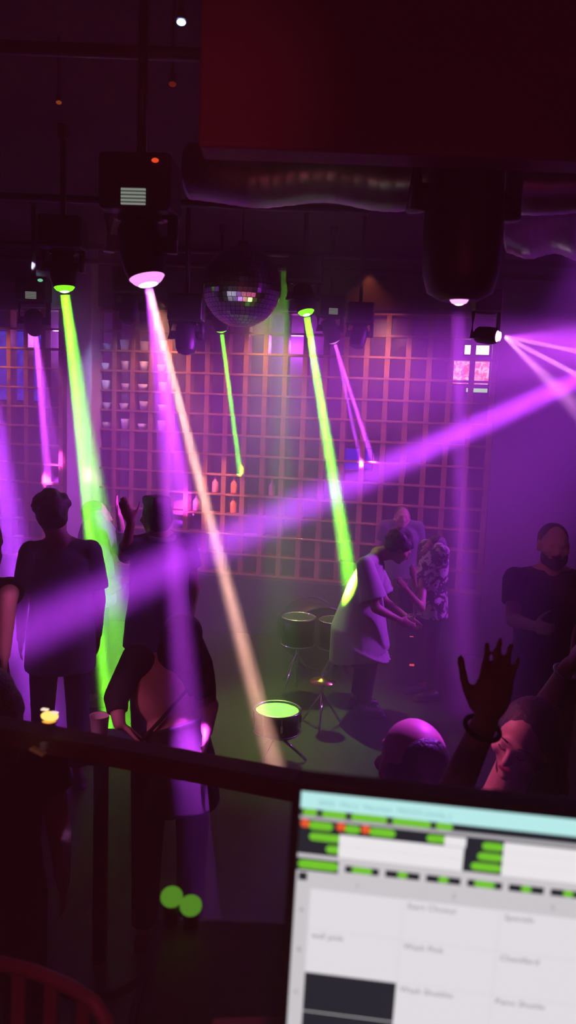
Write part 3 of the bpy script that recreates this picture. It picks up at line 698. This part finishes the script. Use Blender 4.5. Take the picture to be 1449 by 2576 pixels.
# P10 woman facing us
hp = P(1318, 1862, 2.12); f10 = PI - .35
J10 = dict(head=hp, neck=P(1262, 2005, 2.2), chest=P(1270, 2150, 2.25), waist=P(1275, 2300, 2.3), pelvis=P(1280, 2430, 2.3), shR=P(1185, 2045, 2.15), shL=P(1375, 2060, 2.3), elL=P(1330, 1830, 2.45), wrL=P(1432, 1672, 2.35), elR=P(1150, 2200, 2.1), wrR=P(1200, 2250, 1.95))
t10, Q10 = person('long haired woman with pink lit face looking down, one arm raised behind her', (P(1285, 2300, 2.3).x, 2.3, 0), f10, J=J10, hair='long', hairm='hair', top='bcloth', bottom='bcloth', skin='skin_p', H=1.62, head_yaw=-.30, head_pitch=.14, head_roll=-.28, vox=.006, slim=.88, top_cut=.45, hair_down=V(.1, 0, -1))
RH = rotz(-.30) @ Matrix.Rotation(-.28, 3, 'Y') @ Matrix.Rotation(-.14, 3, 'X'); hc = Q10['head']; s10 = 1.62 / 1.75
lips = mat('lips', (.45, .08, .10), .35, var=.05)
for sx in (-1, 1):
    b = bmesh.new(); tube(b, [hc + RH @ (V(sx * x, y, z) * s10) for x, y, z in ((.016, .097, .031), (.031, .095, .034), (.047, .083, .028))], .0021, 6); obj('eyebrow', b, MT['hair'], t10)
    b = bmesh.new(); tube(b, [hc + RH @ (V(sx * x, y, z) * s10) for x, y, z in ((.018, .090, .000), (.030, .0895, -.006), (.043, .082, .0))], .0022, 6); obj('eyelash', b, MT['hair'], t10)
b = bmesh.new(); ell(b, hc + RH @ (V(0, .0965, -.056) * s10), (.021, .006, .007), RH); obj('lips', b, lips, t10)
b = bmesh.new(); wr = Q10['wrL']; dd = (Q10['wrL'] - Q10['elL']).normalized(); Rr = basis(dd)
tube(b, [wr - dd * .03 + Rr @ V(.032 * math.cos(a), .032 * math.sin(a), 0) for a in [2 * PI * i / 24 for i in range(25)]], .005, 8); obj('bangle', b, MT['chrome'], t10)

# ------------------------------------------------------------------ dance floor furniture
# bar table and cup by the woman's hand
tp = P(255, 1868, 3.02)
t = thing('bar_table', 'small black high table behind the hand rail under the woman\'s hand', 'table', (tp.x, tp.y, 0))
b = bmesh.new(); cyl(b, V(0, 0, tp.z - .03), V(0, 0, tp.z), .14, n=40); obj('table_top', b, MT['black'], t)
b = bmesh.new(); cyl(b, V(0, 0, .02), V(0, 0, tp.z - .03), .03); obj('pole', b, MT['blackm'], t)
b = bmesh.new(); cyl(b, V(0, 0, 0), V(0, 0, .025), .21, .19, n=32); obj('base', b, MT['blackm'], t)
cp = P(250, 1862, 3.02)
bm = bmesh.new(); lathe(bm, V(0, 0, 0), [(.001, 0), (.027, 0), (.029, .01), (.038, .11), (.040, .112), (.036, .109), (.027, .02), (.001, .012)], close=False)
o = obj('cup', bm, mat('pale_plastic', (.8, .7, .75), .35), recalc=False); o.location = (cp.x, cp.y, tp.z + .001); tag(o, 'pale plastic cup standing on the small black table by the woman', 'cup')
# snare drum with shiny rim, lit green
dp = P(698, 1785, 5.0)
t = thing('snare_drum', 'low drum with a shiny rim lit bright green on the floor', 'drum', (dp.x, dp.y, 0)); r = 58 * 5.0 / F
b = bmesh.new(); lathe(b, V(0, 0, dp.z - .14), [(r * .98, 0), (r * .98, .13)]); obj('shell', b, MT['blackm'], t)
b = bmesh.new(); cyl(b, V(0, 0, dp.z - .012), V(0, 0, dp.z - .006), r * .97, n=40); obj('drum_head', b, MT['drumhead'], t)
for z in (dp.z, dp.z - .14):
    b = bmesh.new(); tube(b, [V((r + .006) * math.cos(a), (r + .006) * math.sin(a), z) for a in [2 * PI * i / 40 for i in range(41)]], .009, 8); obj('hoop', b, MT['chrome'], t)
for i in range(8):
    a = 2 * PI * i / 8 + .2; b = bmesh.new(); q = V((r + .012) * math.cos(a), (r + .012) * math.sin(a), 0)
    cyl(b, q + V(0, 0, dp.z - .13), q + V(0, 0, dp.z + .004), .005, n=8); box(b, q + V(0, 0, dp.z - .07), (.018, .018, .05), bev=.004); obj('lug', b, MT['chrome'], t)
for i in range(3):
    a = 2 * PI * i / 3; b = bmesh.new(); tube(b, [V(0, 0, dp.z - .16), V(.2 * math.cos(a), .2 * math.sin(a), .01)], .010, 8); obj('leg', b, MT['chrome'], t)
light('drum_fill', 'SPOT', V(-.1, 6.9, 3.5), GREEN, 3500, P(698, 1785, 5.0), 5.5, .3, .03)  # green spot without a fixture, added to light the drum
# bass drum, dark, behind
dq = P(790, 1600, 7.0)
t = thing('bass_drum', 'large dark drum on its side left of the white shirted man', 'drum', (dq.x, dq.y, 0), .3); r = .27
zc = .30
b = bmesh.new(); cyl(b, V(0, -.2, zc), V(0, .2, zc), r, n=40); obj('shell', b, MT['black'], t)
for y in (-.2, .2):
    b = bmesh.new(); tube(b, [V((r + .01) * math.cos(a), y, zc + (r + .01) * math.sin(a)) for a in [2 * PI * i / 48 for i in range(49)]], .014, 8); obj('hoop', b, MT['blackm'], t)
b = bmesh.new(); cyl(b, V(0, -.206, zc), V(0, -.202, zc), r * .98, n=40); obj('drum_head', b, MT['black'], t)
for (u, v, rr, lab) in ((752, 1552, .13, 'small dark tom drum on a stand at left of the man in white'), (842, 1560, .12, 'dark tom drum beside the hem of the white shirt')):
    q = P(u, v, 6.3); t = thing('tom_drum', lab, 'drum', (q.x, q.y, 0), 0, 'dark drums of the kit')
    b = bmesh.new(); cyl(b, V(0, 0, q.z - .22), V(0, 0, q.z), rr, n=36); obj('shell', b, MT['black'], t)
    for z in (q.z, q.z - .22):
        b = bmesh.new(); tube(b, [V((rr + .004) * math.cos(a), (rr + .004) * math.sin(a), z) for a in [2 * PI * i / 36 for i in range(37)]], .008, 8); obj('hoop', b, MT['chrome'], t)
    b = bmesh.new(); cyl(b, V(0, rr * .4, .02), V(0, rr * .4, q.z - .2), .014, n=10)
    for i in range(3): tube(b, [V(0, rr * .4, .3), V(.22 * math.cos(i * 2.09), rr * .4 + .22 * math.sin(i * 2.09), .01)], .010, 8)
    obj('stand', b, MT['chrome'], t)
# hi-hat / pedal stand with green gleams
q = P(812, 1712, 5.6)
t = thing('cymbal_stand', 'chrome cymbal stand with a small green gleam in front of the drum kit', 'stand', (q.x, q.y, 0))
b = bmesh.new(); lathe(b, V(0, 0, q.z), [(.001, .022), (.018, .020), (.03, .008), (.095, -.004), (.095, -.006), (.001, .0)], n=32, close=False); obj('cymbal', b, MT['brass'], t, recalc=False)
b = bmesh.new(); cyl(b, V(0, 0, .12), V(0, 0, q.z + .05), .009); obj('pole', b, MT['chrome'], t)
for i in range(3):
    a = 2.1 * i + .4; b = bmesh.new(); tube(b, [V(0, 0, .25), V(.16 * math.cos(a), .16 * math.sin(a), .01)], .009, 8); obj('leg', b, MT['chrome'], t)
# rack of gear with small red lights
q0 = P(1022, 1480, 6.5); q1 = P(1078, 1700, 6.5)
t = thing('equipment_rack', 'tall dark equipment rack with small red and white lights right of the white shirted man', 'equipment rack', (P(1055, 1500, 6.5).x, 6.72, 0))
wR = .34; b = bmesh.new(); box(b, V(0, 0, q0.z / 2), (wR, .35, q0.z), bev=.012); obj('case', b, MT['black'], t)
k = 0
redled = emis('red_led', (1, .12, .12), .9); wled = emis('white_led', (.8, .7, .9), 1.2); purl = emis('violet_led', (.45, .12, .8), .5)
for (u, v, w_, h_, m_) in ((1030, 1498, .040, .018, redled), (1048, 1549, .045, .012, redled), (1050, 1558, .022, .016, redled), (1042, 1557, .006, .018, wled), (1036, 1608, .030, .04, redled), (1037, 1675, .040, .018, redled), (1056, 1680, .045, .006, wled), (1080, 1695, .035, .06, purl)):
    q = P(u, v, 6.52); b = bmesh.new(); box(b, V(q.x - P(1055, 1500, 6.5).x, -.178, q.z), (w_, .008, h_), bev=.002); obj('indicator', b, m_, t)
for z in (.35, .55, .75): b = bmesh.new(); box(b, V(0, -.178, z), (wR * .9, .012, .15), bev=.004); obj('front_panel', b, MT['blackm'], t)
# ------------------------------------------------------------------ booth: clamp on the rail, its reflected glint built as emission
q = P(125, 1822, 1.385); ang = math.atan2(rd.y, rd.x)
t = thing('glint_clamp', 'small clamp with painted golden glint and pale caps on the left of the hand rail', 'lamp', (q.x, q.y, zr + .0185), ang)
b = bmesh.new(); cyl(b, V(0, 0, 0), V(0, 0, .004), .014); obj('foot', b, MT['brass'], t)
b = bmesh.new(); ell(b, V(0, 0, .012), (.017, .012, .008)); obj('glint_body', b, emis('gold_glint', (1, .62, .15), 1.6), t)
for x, z in ((-.010, .023), (.010, .020)): b = bmesh.new(); box(b, V(x, 0, z), (.013, .008, .003), bev=.001); obj('cap', b, emis('pale_glint', (1, .75, .6), 1.2), t)
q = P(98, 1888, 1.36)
t = thing('rail_clamp', 'small pale metal clamp on the glass just below the golden glint', 'clamp', q, ang)
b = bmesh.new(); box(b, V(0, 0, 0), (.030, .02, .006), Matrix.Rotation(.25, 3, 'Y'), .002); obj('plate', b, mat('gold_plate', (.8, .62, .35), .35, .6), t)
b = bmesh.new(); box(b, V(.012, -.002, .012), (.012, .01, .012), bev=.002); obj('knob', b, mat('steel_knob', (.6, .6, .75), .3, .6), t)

# desk and console
t = thing('desk', 'black booth desk under the monitor', 'desk', (.6, .66, .7))
b = bmesh.new(); box(b, V(0, 0, .93), (1.5, .52, .04), bev=.006); obj('desk_top', b, MT['black'], t)
for x in (-.7, .7):
    for y in (-.22, .22): b = bmesh.new(); box(b, V(x, y, .455), (.05, .05, .91), bev=.004); obj('leg', b, MT['blackm'], t)
c0 = P(400, 2296, .92); 
t = thing('mixing_console', 'black console on the booth desk left of the monitor', 'mixing console', (.08, .80, 1.65))
zt_ = c0.z - 1.65; x0_ = c0.x - .08
b = bmesh.new(); box(b, V((x0_ + .12) / 2, 0, zt_ / 2), (.12 - x0_, .24, zt_), bev=.012); obj('body', b, MT['black'], t)
b = bmesh.new(); gx = P(620, 2388, .72); box(b, V(gx.x - .08 + .01, gx.y - .8 + .02, zt_ + .002), (.085, .022, .006), Matrix.Rotation(.1, 3, 'Z'), .003); obj('highlight_strip', b, MT['grey'], t)  # grey strip stands for a highlight on the console
for (u, v) in ((432, 2256), (480, 2278)):  # emissive caps made up in place of blurred green light spots
    q = P(u, v, .90); k = thing('green_glow_cap', ('left' if u < 450 else 'right') + ' of two added green glow caps at the back of the black console', 'light', (q.x, q.y, c0.z), 0, 'green lit caps')
    b = bmesh.new(); cyl(b, V(0, 0, 0), V(0, 0, q.z - c0.z + .002), .009); obj('stem', b, MT['black'], k)
    b = bmesh.new(); ell(b, V(0, 0, q.z - c0.z), (.0135, .0135, .0115)); obj('cap', b, emis('green_cap', (.14, .42, .03), .55), k)

# chair back, bottom left
f_c = 1.05
pts = [P(u, v, d) for u, v, d in ((-190, 2420, 1.12), (-90, 2412, 1.10), (10, 2425, 1.06), (90, 2446, 1.03), (170, 2480, 1.0), (235, 2522, .98), (268, 2570, .97), (276, 2640, .97), (276, 2760, .97))]
zc_ = sum((p.z for p in pts)) / len(pts)
ctr = P(20, 2600, 1.05)
t = thing('chair', 'red lacquered chair with a curved slatted back at the bottom left corner', 'chair', (ctr.x, ctr.y - .15, .7))
off = V(ctr.x, ctr.y - .15, .7)
b = bmesh.new(); tube(b, [p - off for p in pts], .0095, 12, fl=1.1); obj('back_rail', b, MT['redwood'], t)
for (u, d) in ((-120, 1.10), (-35, 1.08), (48, 1.05), (130, 1.02), (210, .985)):
    vtop = 2416 if u < 0 else 2428 + (u / 100) ** 2 * 20
    a = P(u, vtop + 8, d) - off; c_ = V(a.x * .9, a.y - .02, .42)
    b = bmesh.new(); bar(b, a, c_, .020, .008, .002); obj('slat', b, MT['redwood'], t)
b = bmesh.new(); box(b, V(-.05, .06, .42), (.42, .40, .035), bev=.015); obj('seat', b, MT['redwood'], t)
for x in (-.22, .12):
    for y in (-.1, .22): b = bmesh.new(); cyl(b, V(x, y, 0), V(x, y, .41), .013, .017); obj('leg', b, MT['redwood'], t)

# ------------------------------------------------------------------ monitor
cw = lambda a: (right * a[0] + up * a[1] + fwd * a[2]).normalized()
mdn = cw((-676, -12012, 2022)); mr = cw((1, -.09, -.09)); mr = (mr - mdn * mr.dot(mdn)).normalized(); mn = mr.cross(mdn)   # mn away from viewer or toward
if mn.dot(fwd) > 0: mn = -mn                                  # toward the viewer
def ray(u, v): return fwd + right * ((u - 724.5) / F) - up * ((v - 1288) / F)
MO = CAM + ray(759, 1988) * .62
def pl(u, v):
    r = ray(u, v); k = (MO - CAM).dot(mn) / r.dot(mn); q = CAM + r * k - MO
    return q.dot(mr), q.dot(mdn)
RM = Matrix((mr, mn * -1, -mdn)).transposed()                 # local x right, y into the screen, z up
if RM.determinant() < 0: RM = Matrix((mr, mn, -mdn)).transposed()
SW, SH = .40, .235
base = MO + mr * SW / 2 + mdn * (SH + .01)
t = thing('monitor', 'computer monitor showing lighting control software in the foreground at lower right', 'monitor', base)
t.rotation_mode = 'QUATERNION'; t.rotation_quaternion = RM.to_quaternion()
sy = 1 if (RM @ V(0, 1, 0)).dot(mn) < 0 else -1               # +y * sy points away from viewer
def S(a, bdn, dep=0): return V(a - SW / 2, sy * dep, SH + .01 - bdn)
b = bmesh.new(); bz = .0072
box(b, V(0, sy * .012, SH / 2 + .01), (SW + 2 * bz, .018, SH + 2 * bz), bev=.003)
box(b, V(0, sy * .028, SH / 2 + .01), (SW * .6, .02, SH * .6), bev=.008); obj('housing', b, MT['black'], t)
for (cx, cz, w_, h_) in ((0, SH + .01 + bz / 2, SW + 2 * bz, bz), (0, .01 - bz / 2, SW + 2 * bz, bz), (-SW / 2 - bz / 2, SH / 2 + .01, bz, SH), (SW / 2 + bz / 2, SH / 2 + .01, bz, SH)):
    b = bmesh.new(); box(b, V(cx, sy * .001, cz), (w_, .006, h_), bev=.001); obj('bezel', b, MT['black'], t)
b = bmesh.new(); Rinv = RM.inverted(); dwn = Rinv @ V(0, 0, -1)
zdesk = 1.65
bot = V(0, sy * .03, .01); L_ = (base.z - zdesk) / 1
cyl(b, bot + V(0, 0, .08), bot + V(0, 0, .08) + dwn * (L_ + .08), .016); obj('stand', b, MT['black'], t)
b = bmesh.new(); fc = bot + V(0, 0, .08) + dwn * (L_ + .075); cyl(b, fc - dwn * .0, fc - dwn * .01, .09, n=36); obj('foot', b, MT['black'], t)
cols = [(.78, .75, .79), (.50, .87, .86), (.016, .019, .028), (.20, .62, .03), (.85, .10, .03), (.45, .43, .46), (.86, .83, .86), (.62, .59, .62), (.24, .23, .27), (.24, .50, .55), (.10, .45, .02)]
smats = [emis('screen_colour', c, 1.0) for c in cols]
WHT, CYA, DRK, GRN, RED, GRY, WH2, LGR, TXT, TTX, DGN = range(11)
b = bmesh.new(); lay = [0]
def rect(a0, b0, a1, b1, mi, dep=None):
    lay[0] += 1; y = -sy * (.0002 + lay[0] * .0000035)
    p = [V(a0 - SW / 2, y, SH + .01 - b0), V(a1 - SW / 2, y, SH + .01 - b0), V(a1 - SW / 2, y, SH + .01 - b1), V(a0 - SW / 2, y, SH + .01 - b1)]
    f = b.faces.new([b.verts.new(q) for q in p]); f.material_index = mi
def rp(u0, v0, u1, v1, mi):           # by two opposite corners measured on the photograph
    a0, b0 = pl(u0, v0); a1, b1 = pl(u1, v1); rect(max(0, a0), max(0, b0), min(SW, a1), min(SH, b1), mi)
def text(sx, a, bd, h, mi, alignx='LEFT'):
    cu = bpy.data.curves.new('t', 'FONT'); cu.body = sx; cu.size = h; cu.align_x = alignx; cu.resolution_u = 2
    o = bpy.data.objects.new('t', cu); C.objects.link(o); dg = bpy.context.evaluated_depsgraph_get(); me = bpy.data.meshes.new_from_object(o.evaluated_get(dg))
    lay[0] += 1; y = -sy * (.0002 + lay[0] * .0000035)
    vs_ = [b.verts.new(V(a - SW / 2 + v.co.x, y, SH + .01 - bd + v.co.y)) for v in me.vertices]
    for p in me.polygons:
        try: f = b.faces.new([vs_[i] for i in p.vertices]); f.material_index = mi
        except ValueError: pass
    bpy.data.objects.remove(o); bpy.data.curves.remove(cu); bpy.data.meshes.remove(me)
rect(0, 0, SW, SH, WHT)
y_ = lambda v: pl(762, v)[1]          # heights measured down the left edge
x_ = lambda u, v: pl(u, v)[0]
T0, T1, M1, G1, R1, = 0, y_(2032), y_(2050), y_(2059), y_(2156)
rect(0, 0, SW, T1, CYA); rect(0, T1, SW, M1, DRK); rect(0, M1, SW, G1, GRY)
# menu row
yy = (T1 + M1) / 2
def word(u0, u1, vc, txt, mi=GRN, bg=True, hh=.0044):
    """green highlighted word between photo columns u0..u1 at height b"""
    a0, a1 = u0, u1
    n = 10; r_ = hh / 2
    ps = [(a1 - r_ + r_ * math.cos(q), vc + r_ * math.sin(q)) for q in [-PI / 2 + PI * i / n for i in range(n + 1)]] + [(a0 + r_ + r_ * math.cos(q), vc + r_ * math.sin(q)) for q in [PI / 2 + PI * i / n for i in range(n + 1)]]
    lay[0] += 1; y = -sy * (.0002 + lay[0] * .0000035)
    f = b.faces.new([b.verts.new(V(p[0] - SW / 2, y, SH + .01 - p[1])) for p in ps]); f.material_index = mi
    if txt: text(txt, (a0 + a1) / 2, vc + hh * .28, hh * .85, DGN, 'CENTER')
for (u, v, u2, txt) in ((762, 2043, 798, 'File'), (810, 2048, 871, 'Options'), (883, 2060, 974, 'Parameters'), (986, 2074, 1084, 'Connections'), (1095, 2088, 1138, 'Help')):
    word(x_(u, v), x_(u2, v + 4), yy, txt, hh=(M1 - T1) * .95)
text('2020:  Merci  Neomen  MIXXX-(vimla_)', x_(800, 2014), T1 * .72, .0062, TTX)
# option row and the two field groups
rect(0, G1, SW, y_(2146), DRK)
row = lambda k: G1 + (y_(2146) - G1) * k
for (u, v, u2, txt) in ((776, 2084, 837, 'Browse'), (866, 2094, 905, 'Edit'), (928, 2100, 994, 'Record')):
    word(x_(u, v), x_(u2, v + 4), row(.16), txt, hh=.0066)
    cx_ = x_(u, v) - .0028; n = 14; lay[0] += 1; y = -sy * (.0002 + lay[0] * .0000035)
    f = b.faces.new([b.verts.new(V(cx_ + .0036 * math.cos(2 * PI * i / n) - SW / 2, y, SH + .01 - row(.12) + .0036 * math.sin(2 * PI * i / n))) for i in range(n)]); f.material_index = RED
word(x_(778, 2107), x_(860, 2115), row(.48), 'Sequence', hh=.0062); word(x_(820, 2137), x_(862, 2140), row(.80), 'Cue', hh=.0062)
word(x_(1073, 2115), x_(1122, 2124), row(.17), 'Page', hh=.0062)
fx0, fx1 = x_(853, 2120), x_(1166, 2150)
rect(fx0, row(.34), fx1, row(1.02), WH2); rect(x_(1118, 2120), row(.05), fx1 + .001, row(.33), WH2)
rect(fx0, row(.67), fx1, row(.68), LGR)
rx = x_(1265, 2150)
word(x_(1212, 2140), rx, row(.22), 'Fader', hh=.0062); word(x_(1200, 2165), rx, row(.52), 'Button', hh=.0062); word(x_(1183, 2190), rx, row(.82), 'Command', hh=.0062)
rect(rx, row(.05), SW, row(1.02), WH2)
for q in (.33, .66): rect(rx, row(q), SW, row(q + .008), LGR)
# tab strip
Ta, Tb = y_(2146), y_(2190)
rect(0, Ta, SW, Tb, LGR); rect(0, y_(2156), x_(851, 2180), Tb - .0006, DRK)
word(.0008, x_(851, 2180), y_(2172), 'Main scenes', hh=.0072)
tw = x_(953, 2195) - x_(868, 2185); st = (x_(1384, 2250) - x_(868, 2185)) / 5
for i, txt in enumerate(('Reset', 'All', 'Set', 'On Off', 'All', 'Go', 'Flash', 'Solo')):
    a0 = x_(868, 2185) + st * i; yb = Ta + (Tb - Ta) * .42
    rect(a0, yb, a0 + tw, yb + .0058, DRK); ww = tw * (.6, .3, .3, .6, .3, .3, .55, .5)[i]
    word(a0 + tw * .5 - ww / 2, a0 + tw * .5 + ww / 2, yb + .0029, txt, hh=.0054)
# sheet
H0, H1 = Tb, y_(2232)
rect(0, H0, SW, H1, LGR if False else 7); rect(0, H0, SW, H1, 0); rect(0, H0, SW, H1, LGR)
cB = x_(781, 2240)
rect(0, H1, cB, SH, LGR); rect(.0018, H0 + .001, .0085, H0 + .0078, DRK)
c1 = x_(1017, 2240); c2 = x_(1262, 2270); cw_ = c2 - c1
cs = [c1 + cw_ * k for k in range(4)]
rH = (x_(0, 0), 0)
r1, r2, r3 = pl(775, 2335)[1], pl(772, 2443)[1], pl(765, 2543)[1]
rh = r2 - r1
rws = [H1, r1, r2, r2 + rh, r2 + 2 * rh]
for q in cs: rect(q, H0, q + .0003, SH, TXT if False else LGR)
for q in rws[1:]: rect(0, q, SW, q + .0003, LGR)
for i, q in enumerate('123'): text(q, (cB + c1) / 2 + cw_ * i if i else (cB + c1) / 2, (H0 + H1) / 2 + .002, .0058, TXT, 'CENTER')
for i, q in enumerate('ABCD'): text(q, cB / 2, rws[i] + rh * .55, .0058, TXT, 'CENTER')
for c_, r_, txt in ((0, 1, 'wall pink'), (1, 0, 'Start Choeur'), (1, 1, 'Wash Pink'), (1, 2, 'Wash Shuttles'), (2, 0, 'Specials'), (2, 1, 'Chenillard'), (2, 2, 'Piano Shuttle'), (3, 0, 'Strobe'), (3, 1, 'Slow fade')):
    text(txt, ([cB] + cs)[c_] + .003, rws[r_] + .0075, .0072, TXT)
rect(cB, r2 + .0003, c1, r2 + rh * .92, DRK); rect(cB, r2 + rh * .92 + .0006, c1, SH, DRK)
bmesh.ops.recalc_face_normals(b, faces=[])
obj('screen', b, smats, t, recalc=False)

light('column_fill', 'SPOT', P(120, 850, 5.5), (1, .25, .6), 1800, P(228, 1190, 8.05), 3.0, .3, .03)  # pink spot without a fixture, added for the column's lower part

bp_ = bc + V(0, -.1, 0)
for c_, p_, w_ in (((1, .1, .4), V(1.5, 2.2, 1.2), 90), ((.2, 1, .1), V(.9, 3.0, 1.0), 50), ((.8, .8, 1), V(-1.6, 2.4, 1.4), 90), ((.5, .2, 1), V(-.6, 2.0, .9), 80), ((1, .3, .3), V(.2, 2.2, 1.1), 80)):
    light('ball_fill', 'SPOT', p_, c_, w_, bp_, 6, .5, .03)  # unseen coloured spots added to make the tiles sparkle
light('cup_fill', 'SPOT', V(-1.5, 2.0, 2.3), (1, .2, .6), 45, P(262, 1815, 3.0), 14, .7, .04)  # added pink fill on cup and hand
light('face_fill', 'SPOT', V(.3, 2.6, 2.6), (1, .2, .6), 26, P(1392, 1375, 4.2), 12, .8, .05)  # added soft fill on the bearded man's face
light('clamp_fill', 'SPOT', V(-.5, .2, 2.4), (1, .8, .6), 5, P(98, 1888, 1.36), 5, .5, .03)  # narrow warm fill added so the clamp shows
